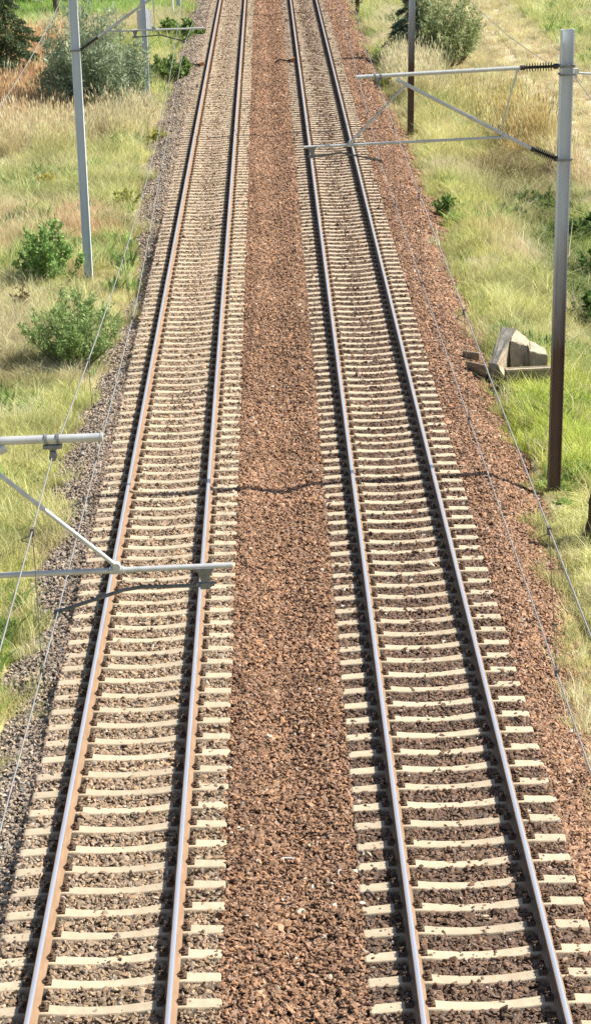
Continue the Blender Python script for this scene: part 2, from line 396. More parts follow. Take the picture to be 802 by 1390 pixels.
def make_grass():
    XX=[];YY=[];SS=[]
    for side in (-1, 1):
        for y0, y1, den, sc in ((18,36,120,.8),(36,60,120,.9),(60,90,80,1.05),(90,125,55,1.25),(125,172,34,1.55)):
            for yy in np.arange(y0, y1, 2.):
                lim = (.103*yy+1.2+3.2) if side < 0 else (.125*yy+.3+3.2)
                n = int((lim-3.6)*2*den)
                XX.append(side*rng.uniform(3.6, lim, n)); YY.append(rng.uniform(yy, yy+2, n)); SS.append(np.full(n, sc))
    X = np.concatenate(XX); Y = np.concatenate(YY); S = np.concatenate(SS)
    d = np.where(X < 0, edgeL(Y)-X, X-edgeR(Y))         # metres outside the ballast edge
    fade = sstep(-.22, .22, d + (fbm(X, Y, .9, 41)-.5)*1.5)
    keep = rng.random(len(X)) < fade*np.clip(.25+1.1*fbm(X, Y, .8, 44), 0, 1)
    onp = (X > 10.3) & (X < 13.4)
    for xc, w in ((11.15,.8),(12.6,.9)):
        cx = xc + (vnoise(Y*0, Y, 9., 2)-.5)*.7 + .002*(Y-120)
        keep &= ~((np.abs(X-cx) < w*.5) & (rng.random(len(X)) < .78))
    X, Y, S, d = X[keep], Y[keep], S[keep], d[keep]; n = len(X)
    T = np.empty((n, 3)); f = fbm(X, Y, 5., 51)[:, None]; g = fbm(X, Y, 1.6, 55)[:, None]
    base = np.array(YGREEN)*(1-sstep(.4,.65,f)) + np.array(PALE)*sstep(.4,.65,f)
    T[:] = base
    K = np.where(rng.random(n) < .3, 0, 1)
    pt = fbm(X, Y, 2.6, 101)[:, None]; q1 = sstep(.55, .72, pt)*.5; q2 = sstep(.45, .28, pt)*.5
    T = T*(1-q1)+np.array(STRAW)*q1; T = T*(1-q2)+np.array([.36,.43,.15])*q2
    g2 = sstep(.38, .7, g)
    T = T*(1-.45*g2) + np.array([.32,.36,.11])*.45*g2
    for (zx, zy, rx, ry, c, st, kd) in ZONES:
        q = ((X-zx)/rx)**2+((Y-zy)/ry)**2 + (fbm(X, Y, 1.1, 61)-.5)*2.
        w = sstep(1.25, .55, q)*st
        T = T*(1-w[:, None]) + np.array(c)*w[:, None]
        K = np.where(rng.random(n) < w*.9, kd, K)
    dry = rng.random(n) < .13
    T[dry] = np.array([.62,.54,.33])*(.7+.5*rng.random((dry.sum(), 1)))
    K = np.where((d < .5) & (rng.random(n) < .75), 0, K)
    onp = (X > 10.0) & (X < 14.0); K = np.where(onp, 0, K); T[onp] = T[onp]*.35+np.array([.60,.51,.33])*.65
    wd = (rng.random(n) < np.clip(fbm(X, Y, 1.4, 111)*2.2-1.12, 0, 1)*.42) & (d > .2) & ~onp
    K = np.where(wd, 4, K); T[wd] = np.array([.15,.24,.06])*(1-.0)+np.array([.14,.14,.07])*rng.random((wd.sum(), 1))
    T *= 1.22*np.exp(rng.normal(0, .2, n) + (fbm(X, Y, .9, 91)-.5)*.7)[:, None]
    T = np.clip(T, .03, .8)
    Z = np.maximum(terrain_z(X, Y), ballast_z(X, Y)-.04)
    Z = np.where(np.abs(X) > 5.6, terrain_z(X, Y), Z)
    sc = S*np.exp(rng.normal(0, .2, n))*np.where(K == 3, 1.35, 1.)
    scl = np.stack([sc*1.15, sc*1.15, sc*(.6+.65*fbm(X, Y, 2.5, 71))*np.where(K == 0, .8, 1)], 1)
    for fx, fy in ((4.91,44.6),(4.97,92.46),(-5.46,67.2),(-5.62,107.5)):     # trodden short round the mast feet
        q = ((X-fx)/.7)**2+((Y-fy+.9)/1.6)**2
        scl[:, 2] *= np.where(q < 1, .35, 1.)
    rot = np.stack([rng.normal(0,.1,n), rng.normal(0,.1,n), rng.uniform(0,6.283,n)], 1)
    idx = K*3 + rng.integers(0, 3, n)
    protos = []
    for ki, kd in enumerate(('short','mid','tall','flop','herb')):
        for s in range(3):
            o = tuft(kd, 200+ki*10+s); o.name = 'tuft_%02d' % (ki*3+s); protos.append(o)
    print('tufts', n)
    scatter('meadow_grass', np.stack([X, Y, Z], 1), rot, scl, idx, T, protos)
make_grass()

# ------------------------------------------------------------------ track
def rail(xc, label):
    prof = [(-.075,0),(-.075,.012),(-.012,.032),(-.0085,.05),(-.0085,.125),(-.033,.138),(-.036,.145),(-.036,.166),(-.030,.1715),(.030,.1715),(.036,.166),(.036,.145),(.033,.138),(.0085,.125),(.0085,.05),(.012,.032),(.075,.012),(.075,0)]
    y0, y1 = 12., 210.; n = len(prof); mb = MB()
    ys = list(np.arange(y0, y1+.1, 6.))
    vs = [(x, y-y0, z) for y in ys for x, z in prof]
    fs = [(i*n+k, i*n+(k+1) % n, (i+1)*n+(k+1) % n, (i+1)*n+k) for i in range(len(ys)-1) for k in range(n)]
    mb.add(vs, fs); mb.add(vs[:n], [tuple(range(n))]); mb.add(vs[-n:], [tuple(range(n))[::-1]])
    o = mb.build('rail', M['rust'], None, (xc, y0, .008)); tag(o, label, 'rail', 'rails of the two tracks')
    mb = MB(); top = [(-.0255,.1708),(-.020,.1740),(0,.1752),(.020,.1740),(.0255,.1708)]
    vs = [(x, y-y0, z) for y in ys for x, z in top]; n = len(top)
    mb.add(vs, [(i*n+k, i*n+k+1, (i+1)*n+k+1, (i+1)*n+k) for i in range(len(ys)-1) for k in range(n-1)], True)
    mb.build('running_surface', M['polish'], o)
for xc, t in ((XL, 'left'), (XR, 'right')):
    for s in (-1, 1):
        w = {('left',-1):'leftmost of the four rails, beside the grey stone shoulder', ('left',1):'second rail from the left, beside the middle strip of brown stones',
             ('right',-1):'third rail from the left, on the far side of the middle strip', ('right',1):'rightmost of the four rails, beside the red brown stone shoulder'}[(t, s)]
        rail(xc+s*HG, w)

def sleeper_mesh():
    st = [(-1.30,-.030,.105),(-1.28,-.020,.11),(-1.05,-.012,.115),(-.90,0,.115),(-.62,0,.115),(-.45,-.022,.108),(-.2,-.040,.100),(0,-.045,.098),(.2,-.040,.100),(.45,-.022,.108),(.62,0,.115),(.90,0,.115),(1.05,-.012,.115),(1.28,-.020,.11),(1.30,-.030,.105)]
    V = []; F = []
    for x, z, w in st:
        w = w*.86; V += [(x,-w-.045,-.21),(x,-w-.008,z-.012),(x,-w,z),(x,w,z),(x,w+.008,z-.012),(x,w+.045,-.21)]
    n = 6
    for i in range(len(st)-1):
        for k in range(n-1): F.append((i*n+k, i*n+k+1, (i+1)*n+k+1, (i+1)*n+k))
    mb = MB(); mb.add(V, [f[::-1] for f in F]); mb.add(V[:n], [tuple(range(n))]); mb.add(V[-n:], [tuple(range(n))[::-1]])
    return mb
sleeper_me = sleeper_mesh().mesh('sleeper'); sleeper_me.materials.append(M['concrete'])
def fastening_mesh():
    mb = MB()
    mb.box((0,0,.012), (.13,.15,.03)); mb.box((-.012,0,.036), (.075,.11,.024))
    pts = [(-.045,-.05,.045),(.02,-.062,.058),(.045,-.045,.075),(.02,-.02,.07),(-.03,0,.062),(.02,.02,.07),(.045,.045,.075),(.02,.062,.058),(-.045,.05,.045)]
    mb.tube(pts, .010, 6)
    mb.tube([(.0,0,.03),(.0,0,.105)], .017, 6)
    me = mb.mesh('rail_fastening'); me.materials.append(M['clip']); return me
fast_me = fastening_mesh()
NEAR_FAST = 200
def sleepers(xc, ph, word):
    n0 = int(math.ceil((22.4-ph)/SP)); proto = None
    lab = 'pale concrete sleeper under the two rails of the %s track' % word
    grp = 'sleepers of the %s track' % word
    near = None; farp = None
    for k in range(150):
        y = ph+(n0+k)*SP
        full = y < NEAR_FAST
        if full and near is None:
            o = near = bpy.data.objects.new('sleeper', sleeper_me); COL.objects.link(o)
            for sx in (-HG, HG):
                for s in (-1, 1):
                    f = add_obj('rail_fastening', fast_me, None, o, (sx+s*.112, 0, 0)); f.rotation_euler = (0, 0, 0 if s > 0 else math.pi); f.scale = (.8,.85,.85)
        elif not full and farp is None:
            o = farp = bpy.data.objects.new('sleeper', sleeper_me); COL.objects.link(o)
        else: o = copy_tree(near if full else farp)
        o.location = (xc+random.gauss(0,.006), y+random.gauss(0,.009), random.gauss(0,.002))
        o.rotation_euler = (0, 0, random.gauss(0,.004))
        tag(o, lab, 'sleeper', grp)
    return ph+(n0+150)*SP
yl = sleepers(XL, PHL, 'left'); yr = sleepers(XR, PHR, 'right')
def far_sleepers():
    mb = MB(); base = sleeper_mesh()
    for xc, y0 in ((XL, yl), (XR, yr)):
        y = y0
        while y < 172:
            mb.add([(a+xc+random.gauss(0,.006), b+y, c) for a, b, c in base.v], base.f)
            for sx in (-HG, HG):
                for s in (-1, 1): mb.box((xc+sx+s*.115, y, .025), (.10,.13,.06), mi=1)
            y += SP
    o = mb.build('distant_sleepers', [M['concrete'], M['clip']]); tag(o, kind='stuff')
far_sleepers()

# ------------------------------------------------------------------ overhead line masts
def hbeam(h, lean, w=.23, d=.23, tf=.017, tw=.012):
    """H section standing on z=0, flanges facing the track and the field, leaning along x"""
    hw, hd = w/2, d/2; fi = hw-tf
    prof = [(-hw,-hd),(-fi,-hd),(-fi,-tw/2),(fi,-tw/2),(fi,-hd),(hw,-hd),(hw,hd),(fi,hd),(fi,tw/2),(-fi,tw/2),(-fi,hd),(-hw,hd)]
    zs = [-.35]+list(np.linspace(0, h, 10)); n = len(prof)
    vs = [(x+lean*z, y, z) for z in zs for x, y in prof]
    fs = [(i*n+k, i*n+(k+1) % n, (i+1)*n+(k+1) % n, (i+1)*n+k) for i in range(len(zs)-1) for k in range(n)]
    mb = MB(); mb.add(vs, fs); mb.add(vs[-n:], [(0,1,10,11),(1,2,9,10),(2,3,8,9),(3,4,7,8),(4,5,6,7)])
    return mb

def insulator_mb(p0, p1, nsh=10, r=.026, R_=.085):
    p0 = Vector(p0); p1 = Vector(p1); L = (p1-p0).length; d = (p1-p0).normalized(); mb = MB()
    mb.tube([p0, p0+d*L*.13], .045, 10); mb.tube([p1-d*L*.13, p1], .05, 10)
    mb.tube([p0+d*L*.1, p1-d*L*.1], r, 10)
    for i in range(nsh):
        c = p0+d*L*(.18+.64*i/(nsh-1))
        mb.tube([c-d*.010, c-d*.002, c+d*.002, c+d*.006], [r, R_, R_, r], 12, caps=False)
    return mb

def band_mb(x, z, w=.23, d=.23, t=.022, h=.05):
    mb = MB(); hw, hd = w/2+t/2+.002, d/2+t/2+.002
    mb.box((x,-hd,z), (w+2*t+.004, t, h)); mb.box((x,hd,z), (w+2*t+.004, t, h))
    mb.box((x-hw,0,z), (t, d, h)); mb.box((x+hw,0,z), (t, d, h)); return mb

def clamp_mb(x, z, r, drop):
    """messenger clamp hanging under the top tube"""
    mb = MB()
    for dx in (-.05,.05): mb.tube([(x+dx-.012,0,z),(x+dx+.012,0,z)], r+.012, 12)
    mb.box((x,0,z-r-.028), (.16,.07,.03)); mb.tube([(x,0,z-r-.04),(x,0,z-drop+.05)], [.04,.022], 8)
    mb.tube([(x,-.05,z-drop+.02),(x,.05,z-drop+.02)], .035, 8); mb.box((x,0,z-drop+.03), (.05,.08,.07)); return mb

def mast(name, foot, top_z, lean, S, label, paint, panel=False, side=1):
    """S: absolute x,z points of the bracket arm; side=+1 mast stands right of its track"""
    fx, fy, fz = foot
    o = empty(name, foot, label, 'mast', 'overhead line masts')
    P = lambda p: (p[0]-fx, 0, p[1]-fz)
    H = top_z-fz
    hbeam(H, lean).build('pole', paint, o)
    px = lambda z: lean*(z-fz)                      # pole centre at height z
    if 'top' in S:
        a, b, e = P(S['top'][0]), P(S['top'][1]), P(S['top'][2])
        mb = MB(); mb.tube([a, b], .038, 12); mb.tube([a, (a[0]+side*.02, 0, a[2])], .043, 12)
        mb.build('top_tube', M['galv'], o)
        insulator_mb(b, e).build('insulator', M['insul'], o)
        band_mb(px(S['top'][2][1]), e[2]).build('mast_clamp', M['galv_dark'], o)
        cx, cz, dr = S['clamp']; clamp_mb(cx-fx, cz-fz, .038, dr).build('wire_clamp', M['galv_dark'], o)
    a, b, e = P(S['diag'][0]), P(S['diag'][1]), P(S['diag'][2])
    mb = MB(); mb.tube([a, b], .034, 12)
    for t in (.0, .55, .8):
        c = Vector(a).lerp(Vector(b), t); dd = (Vector(b)-Vector(a)).normalized()*.03
        mb.tube([c-dd, c+dd], .046, 10)
    mb.build('diagonal_tube', M['galv'], o)
    insulator_mb(b, e).build('insulator', M['insul'], o)
    band_mb(px(S['diag'][2][1]), e[2]).build('mast_clamp', M['galv_dark'], o)
    a, b = P(S['reg'][0]), P(S['reg'][1])
    mb = MB(); mb.tube([a, b], .026, 10)
    jx = S['brace'][1] if 'brace' in S else S['hang'][1]
    j = P(jx); mb.tube([(j[0]-.06,0,a[2]+(b[2]-a[2])*.5),(j[0]+.06,0,a[2]+(b[2]-a[2])*.5)], .038, 10)
    mb.tube([(b[0]-.05,0,b[2]),(b[0]+.05,0,b[2])], .036, 10)
    mb.build('registration_tube', M['galv'], o)
    for key, rr in (('brace', .021), ('hang', .014)):
        if key in S:
            a, b = P(S[key][0]), P(S[key][1]); mb = MB(); mb.tube([a, b], rr, 8)
            for q in (a, b): mb.tube([(q[0],-.04,q[2]),(q[0],.04,q[2])], .034, 8)
            mb.build('brace_tube' if key == 'brace' else 'hanger_rod', M['galv'], o)
    st = [P(p) for p in S['steady']]
    mb = MB(); mb.tube(st, .017, 8); q = st[-1]
    mb.tube([(q[0],-.07,q[2]-.02),(q[0],.07,q[2]-.02)], .024, 8); mb.box((q[0],0,q[2]-.01), (.05,.06,.06))
    sa = mb.build('steady_arm', M['arm'], o)
    br = P(S['drop']); z0 = br[2]; z1 = st[0][2]
    mb = MB(); mb.box((br[0],0,z0-.012), (.15,.08,.03))
    mb.add([(br[0]-.065,-.02,z0-.02),(br[0]+.065,-.02,z0-.02),(br[0]+.02,-.02,z1),(br[0]-.02,-.02,z1),(br[0]-.065,.02,z0-.02),(br[0]+.065,.02,z0-.02),(br[0]+.02,.02,z1),(br[0]-.02,.02,z1)],
           [(0,1,2,3),(7,6,5,4),(0,4,5,1),(1,5,6,2),(2,6,7,3),(3,7,4,0)])
    mb.box((br[0],0,z1), (.085,.07,.05)); mb.tube([(br[0]-.08,0,z1+.01),(br[0]+.08,0,z1+.01)], .022, 8)
    mb.build('drop_bracket', M['galv_dark'], o)
    # outrigger for the return wire
    zr = 7.42-fz; xo = px(7.42)
    mb = MB(); mb.tube([(xo+side*.13,-.02,zr),(xo+side*1.0,-.02,zr-.10)], .022, 8); mb.box((xo+side*.17,-.02,zr+.03), (.10,.10,.09))
    mb.tube([(xo+side*.17,-.02,zr-.02),(xo+side*.17,-.02,zr-.11)], .028, 8)
    mb.build('outrigger', M['galv'], o); band_mb(xo, zr-.02, h=.035).build('mast_clamp', M['galv_dark'], o)
    if panel:
        mb = MB(); mb.box((px(2.95), .16, 2.95-fz), (.60,.03,.95)); mb.build('panel', M['white'], o)
    return o

SR = dict(top=[(1.45,7.52),(4.42,7.55),(5.12,7.55)], clamp=(1.85,7.525,.19), diag=[(2.21,7.43),(4.59,6.08),(5.07,5.86)],
          reg=[(.45,6.30),(4.14,6.31)], brace=[(2.34,7.33),(1.30,6.35)], hang=[(4.37,7.50),(4.03,6.40)],
          steady=[(.62,6.12),(1.12,6.17),(1.84,5.99)], drop=(.60,6.30))
SR['top'][2] = (5.11,7.55)
mR = mast('overhead_line_mast', (4.91,44.6,-.43), 8.2, .044, SR, 'grey steel mast browned at its foot right of the broken concrete, nearest on the right', M['rust_paint'])
def mast_copy(src, loc, label):
    c = copy_tree(src); c.location = loc; c['label'] = label; return c
mR2 = mast_copy(mR, (4.97,92.46,-.43), 'brown and grey mast in front of the dark fir, middle one along the right side')
mR3 = mast_copy(mR, (4.80,141.4,-.43), 'dark brown mast foot at the top edge, farthest of the masts on the right')
mb = MB()
for dx in (-.28,.28): mb.box((dx,-.15,1.0), (.05,.04,.42))
mb.box((0,-.15,1.19), (.51,.04,.05)); mb.box((0,-.15,.81), (.51,.04,.05)); mb.build('crossbar_frame', M['clip'], mR3)

mL_ = lambda x, z: (-(x+.26), z)
SL0 = {k: ([mL_(*p) for p in v] if isinstance(v, list) else v) for k, v in SR.items()}
SL0['top'] = [(-1.60,7.49),(-4.62,7.52),(-5.30,7.52)]; SL0['clamp'] = (-2.03,7.495,.17)
SL0['diag'] = [(-2.46,7.43),(-4.80,6.08),(-5.30,5.86)]; SL0['reg'] = [(-.57,6.30),(-4.36,6.31)]
SL0['brace'] = [(-2.56,7.26),(-1.56,6.34)]; SL0['hang'] = [(-4.6,7.48),(-4.25,6.40)]
SL0['steady'] = [(-.84,6.13),(-1.36,6.14),(-1.52,6.12),(-2.10,5.95)]; SL0['drop'] = (-.81,6.29)
mL0 = mast('overhead_line_mast', (-5.42,20,-.43), 8.2, .005, SL0, 'nearest left mast, its grey bracket arm reaching low over the left track', M['grey_paint'], side=-1)
SL1 = dict(top=[(-2.2,7.6),(-4.65,7.6),(-5.26,7.6)], clamp=(-2.45,7.60,.17), diag=[(-2.9,7.45),(-4.75,6.27),(-5.26,5.95)], reg=[(-1.85,6.38),(-4.51,6.41)], hang=[(-3.2,7.27),(-3.19,6.44)],
           steady=[(-3.72,6.22),(-3.05,6.25),(-2.43,6.05)], drop=(-3.74,6.40))
mL1 = mast('overhead_line_mast', (-5.46,67.2,-.43), 8.2, .013, SL1, 'pale blue grey mast beside the two green bushes on the left', M['grey_paint'], side=-1)
mL2 = mast_copy(mL1, (-5.62,107.5,-.43), 'pale blue grey mast with a white panel right of the grey green shrub')
mb = MB(); mb.box((.06,.16,3.42), (.62,.03,.92)); mb.build('panel', M['white'], mL2)
mL3 = mast_copy(mL1, (-5.59,148.6,-.43), 'blue grey mast foot at the top edge, farthest of the masts on the left')

# ------------------------------------------------------------------ wires
def catmull(keys, Y):  # linear plan position between supports
    return np.interp(Y, [k[0] for k in keys], [k[1] for k in keys])
def overhead(label, sup_y, cx, mx, sag, zc, zm, mz_y, drops):
    o = empty('overhead_line', (0, sup_y[1], 0), label, 'overhead wires')
    oy = sup_y[1]
    def mz(y):
        for a, b in zip(sup_y[:-1], sup_y[1:]):
            if a <= y <= b:
                t = (y-a)/(b-a); return zm - 4*sag*t*(1-t)
        return zm
    Y = np.arange(-4, 196, .8)
    mb = MB(); mb.tube([(catmull(cx, y), y-oy, zc) for y in Y], .0062, 6); mb.build('contact_wire', M['wire'], o)
    mb = MB(); mb.tube([(catmull(mx, y), y-oy, mz(y)) for y in Y], .0062, 6); mb.build('messenger_wire', M['wire'], o)
    first = True
    for y in drops:
        xm, xc_ = catmull(mx, y), catmull(cx, y+.3); z0 = mz(y)
        mb = MB(); mb.tube([(xm, y-oy, z0), (xc_, y+.3-oy, zc)], .0038, 5)
        mb.box((xm, y-oy, z0-.01), (.03,.06,.06)); mb.box((xc_, y+.3-oy, zc+.01), (.03,.07,.05))
        lp = [(xm-.09*math.sin(t/2)**2*(1+.3*math.sin(t)), y-oy, z0-.02-.06*(1-math.cos(t*.5))-.02*math.sin(t)) for t in np.linspace(0, 6.283, 14)]
        mb.tube(lp, .0038, 5)
        mb.build('dropper', M['dropper'], o)
overhead('contact and messenger wires with droppers running above the right track', [-3.6,44.6,92.46,141.4,190],
         [(-3.6,2.08),(18,1.97),(44.6,1.83),(92.46,2.2),(141.4,1.83),(190,2.1)], [(-3.6,1.90),(16,1.90),(44.6,1.85),(92.46,2.35),(141.4,1.85),(190,2.2)],
         .12, 5.97, 7.36, None, [8,17.6,25.5,33.,39.5,51,58,66,74,82,99,107,115,123,132])
overhead('contact and messenger wires with droppers running above the left track', [-27,20,67.2,107.5,148.6,190],
         [(-27,-2.4),(20,-2.09),(33,-2.05),(67.2,-2.43),(107.5,-2.05),(148.6,-2.4),(190,-2.1)], [(-27,-2.4),(20,-2.04),(43,-2.16),(67.2,-2.40),(107.5,-2.1),(148.6,-2.4),(190,-2.1)],
         .68, 5.96, 7.34, None, [7,13,18.2,24.6,31.6,38.,44.5,51,58,75,83,91,99,116,124,132])
def return_wire(label, sup, sag, zt):
    mb = MB(); pts = []
    for (ya, xa), (yb, xb) in zip(sup[:-1], sup[1:]):
        for t in np.linspace(0, 1, 30)[:-1]:
            pts.append((xa+(xb-xa)*t, ya+(yb-ya)*t-sup[0][0], zt-4*sag*t*(1-t)))
    mb.tube(pts, .008, 6); o = mb.build('return_wire', M['wire'], None, (0, sup[0][0], 0)); tag(o, label, 'wire')
return_wire('thin return wire strung along the outer side of the right masts', [(-3.6,5.43),(44.6,5.43),(92.46,5.49),(141.4,5.32),(190,5.4)], .65, 7.31)
return_wire('thin return wire strung along the outer side of the left masts', [(-27,-5.65),(20,-5.63),(67.2,-5.61),(107.5,-5.77),(148.6,-5.74),(190,-5.7)], .85, 7.42)

# ------------------------------------------------------------------ small things on and beside the line
def prism(mb, base, top, mi=0):
    """closed block between two matching quads (lists of 4 points)"""
    n = len(base); v = list(base)+list(top)
    mb.add(v, [tuple(range(n))[::-1], tuple(range(n, 2*n))]+[(i, (i+1) % n, n+(i+1) % n, n+i) for i in range(n)], mi=mi)

def rough_block(name, base, top, mats, label, cat, cuts=3, amp=.018, seed=1):
    bm = bmesh.new()
    vs = [bm.verts.new(p) for p in list(base)+list(top)]; n = len(base)
    bm.faces.new([vs[i] for i in range(n)][::-1]); bm.faces.new([vs[n+i] for i in range(n)])
    for i in range(n): bm.faces.new([vs[i], vs[(i+1) % n], vs[n+(i+1) % n], vs[n+i]])
    bmesh.ops.bevel(bm, geom=list(bm.edges), offset=.02, segments=1, affect='EDGES')
    bmesh.ops.triangulate(bm, faces=bm.faces[:])
    bmesh.ops.subdivide_edges(bm, edges=bm.edges[:], cuts=cuts, use_grid_fill=True)
    r = np.random.default_rng(seed)
    cen = sum((Vector(p) for p in list(base)+list(top)), Vector())/(2*n)
    for v in bm.verts:
        v.co += Vector(r.normal(0, amp*.4, 3)) + (v.co-cen).normalized()*amp*(vnoise(np.array(v.co.x*3+v.co.z*2), np.array(v.co.y*3-v.co.z), .5, seed)-.5)*2
    bm.normal_update()
    if len(mats) > 1:
        for f in bm.faces: f.material_index = 1 if (f.normal.x < .1 or (f.normal.z > .8 and f.calc_center_median().z > cen.z)) else 0  # painted shade: faces turned from the sun, and the upper tops, go darker
    o0 = Vector((cen.x, cen.y, min(p[2] for p in base)))
    for v in bm.verts: v.co -= o0
    me = bpy.data.meshes.new(name); bm.to_mesh(me); bm.free()
    o = add_obj(name, me, list(mats), None, o0); return tag(o, label, cat)

# big tilted block, shade painted into the colour of its upper face towards the track
rough_block('concrete_block', [(4.45,53.2,-.45),(4.86,53.1,-.40),(5.12,54.1,-.45),(4.50,54.2,-.45)], [(4.47,53.3,.02),(4.62,53.1,.02),(5.14,53.9,.66),(4.83,54.05,.68)],
            [M['stoneblock'], M['stoneshade']], 'large tilted concrete block with a shaded grey face turned to the track', 'concrete', seed=3)
rough_block('concrete_block', [(4.98,53.62,-.45),(5.42,53.6,-.45),(5.50,54.05,-.45),(5.0,54.05,-.45)], [(4.98,53.6,.44),(5.38,53.6,.30),(5.44,54.0,.36),(5.10,54.0,.64)],
            [M['stoneblock']], 'pale broken lump of concrete leaning between the tilted block and the mast', 'concrete', seed=5)
rough_block('concrete_block', [(5.40,53.3,-.45),(5.74,53.1,-.45),(5.80,53.7,-.45),(5.44,53.8,-.45)], [(5.36,53.2,.26),(5.76,53.05,.20),(5.74,53.6,.24),(5.42,53.7,.40)],
            [M['stoneblock']], 'small pale concrete wedge lying on the corner of the concrete box', 'concrete', seed=8)
def concrete_box():
    o = empty('concrete_box', (5.28,52.6,-.66), 'grey concrete box half grown over with grass in front of the broken blocks', 'concrete')
    mb = MB(); mb.box((0,-.24,.33), (1.02,.07,.74)); mb.build('front_wall', M['slab'], o)
    mb = MB(); mb.box((0,.30,.31), (1.02,.07,.68)); mb.build('rear_wall', M['slab'], o)
    for s in (-1, 1):
        mb = MB(); mb.box((s*.475,.03,.32), (.07,.465,.70)); mb.build('side_wall', M['slab'], o)
    mb = MB(); mb.box((0,-.23,.722), (1.06,.11,.045)); mb.build('rim', M['stoneblock'], o)
concrete_box()
rough_block('concrete_slab', [(3.98,54.65,-.16),(4.34,54.4,-.18),(4.36,54.52,-.18),(4.0,54.78,-.16)], [(3.98,54.62,.02),(4.34,54.36,.0),(4.36,54.46,.01),(4.0,54.72,.03)],
            [M['slab']], 'thin brown slab lying on the stones, upper of two beside the broken blocks', 'slab', cuts=2, amp=.008, seed=11)
rough_block('concrete_slab', [(3.98,53.55,-.2),(4.40,53.15,-.25),(4.44,53.3,-.25),(4.02,53.7,-.2)], [(3.96,53.5,.03),(4.40,53.08,.0),(4.43,53.16,.02),(3.99,53.58,.05)],
            [M['slab']], 'thick grey brown slab lying on the stones, lower of two, touching the tilted block', 'slab', cuts=2, amp=.008, seed=12)

def sensor(x, y, side, label, box):
    o = empty('rail_sensor', (x, y, -.02), label, 'rail sensor')
    mb = MB(); mb.box((0,0,.11), (.20,.26,.13)); mb.box((side*.05,0,.19), (.10,.18,.05)); mb.build('sensor_head', M['orange'], o)
    L_ = .72 if box else .85
    mb = MB(); mb.box((-.15,0,.08), (.12,.16,.10)); mb.tube([(-.15,0,.10),(-.3,-.05,.09),(-L_*.7,.02,.15),(-L_,.05,.20 if box else .0)], .035, 8); mb.build('cable', M['black'], o)
    if box:
        mb = MB(); mb.box((-L_-.08,.05,.27), (.20,.20,.22)); mb.tube([(-L_-.08,.05,-.45),(-L_-.08,.05,.20)], .05, 8); mb.build('junction_box', M['black'], o)
sensor(XL-HG-.30, 116.1, 1, 'orange brown rail sensor with a cable to a black box, on the left rail', True)
sensor(XR-HG-.26, 116.1, 1, 'orange brown rail sensor with a short black cable, beside the third rail', False)

mb = MB(); mb.tube([(-.07,0,0),(-.02,.004,.006),(.06,-.004,.003)], .010, 6); mb.tube([(.055,-.006,.003),(.085,-.02,.0)], .012, 6)
o = mb.build('litter_stick', M['white'], None, (-.32,27.9,-.115)); tag(o, 'small white stick of litter lying on the middle strip of stones', 'litter')
mb = MB(); mb.tube([(0,0,-.4),(0,0,3.0)], .05, 10); mb.tube([(0,0,3.0),(0,0,3.06)], [.05,.02], 10)
o = mb.build('marker_pole', M['white'], None, (-5.71,143.1,-.43)); tag(o, 'thin white pole in the grass at the top edge, left of the left track', 'pole')
# stump at the right edge
def stump():
    mb = MB(); pts = []; rs = []
    for i, z in enumerate(np.linspace(-.15, 1.5, 12)):
        pts.append((.13*z+.02*math.sin(z*5), .03*math.sin(z*3), z)); rs.append(.125+.10*math.exp(-max(z, 0)*3.2)-.012*z)
    mb.tube(pts, rs, 14)
    r = np.random.default_rng(5)
    mb.v = [(x+r.normal(0,.008), y+r.normal(0,.008), z) for x, y, z in mb.v]
    o = mb.build('wooden_post', M['stumpwood'], None, (5.20,41.2,-.45)); tag(o, 'dark weathered wooden post leaning at the right edge in front of the mast', 'post')
stump()

# ------------------------------------------------------------------ shrubs and trees
def leaf_mesh(name, P, D, size, aspect, cols, parent, seed=0, updroop=0.):
    """one quad leaf per point: P positions, D preferred directions"""
    r = np.random.default_rng(seed); n = len(P)
    d = D + r.normal(0, .55, (n, 3)); d[:, 2] += updroop
    d /= np.linalg.norm(d, axis=1)[:, None]+1e-9
    q = r.normal(0, 1, (n, 3)); q -= d*(q*d).sum(1)[:, None]; q /= np.linalg.norm(q, axis=1)[:, None]+1e-9
    nn = np.cross(d, q)
    l = (size*np.exp(r.normal(0, .25, n)))[:, None]; w = l*aspect
    V = np.stack([P, P+d*l*.5+q*w*.5+nn*l*.06, P+d*l, P+d*l*.5-q*w*.5+nn*l*.06], 1).reshape(-1, 3)
    F = np.arange(4*n).reshape(-1, 4)
    me = np_mesh(name, V, F)
    a = me.color_attributes.new('tint', 'FLOAT_COLOR', 'POINT')
    cc = np.concatenate([np.repeat(cols, 4, 0), np.ones((4*n, 1))], 1); a.data.foreach_set('color', cc.astype(np.float32).ravel())
    return add_obj(name, me, M['leaf'], parent)

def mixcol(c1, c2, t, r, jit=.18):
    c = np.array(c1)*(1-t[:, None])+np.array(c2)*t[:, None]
    return np.clip(c*np.exp(r.normal(0, jit, len(t)))[:, None], .01, .6)

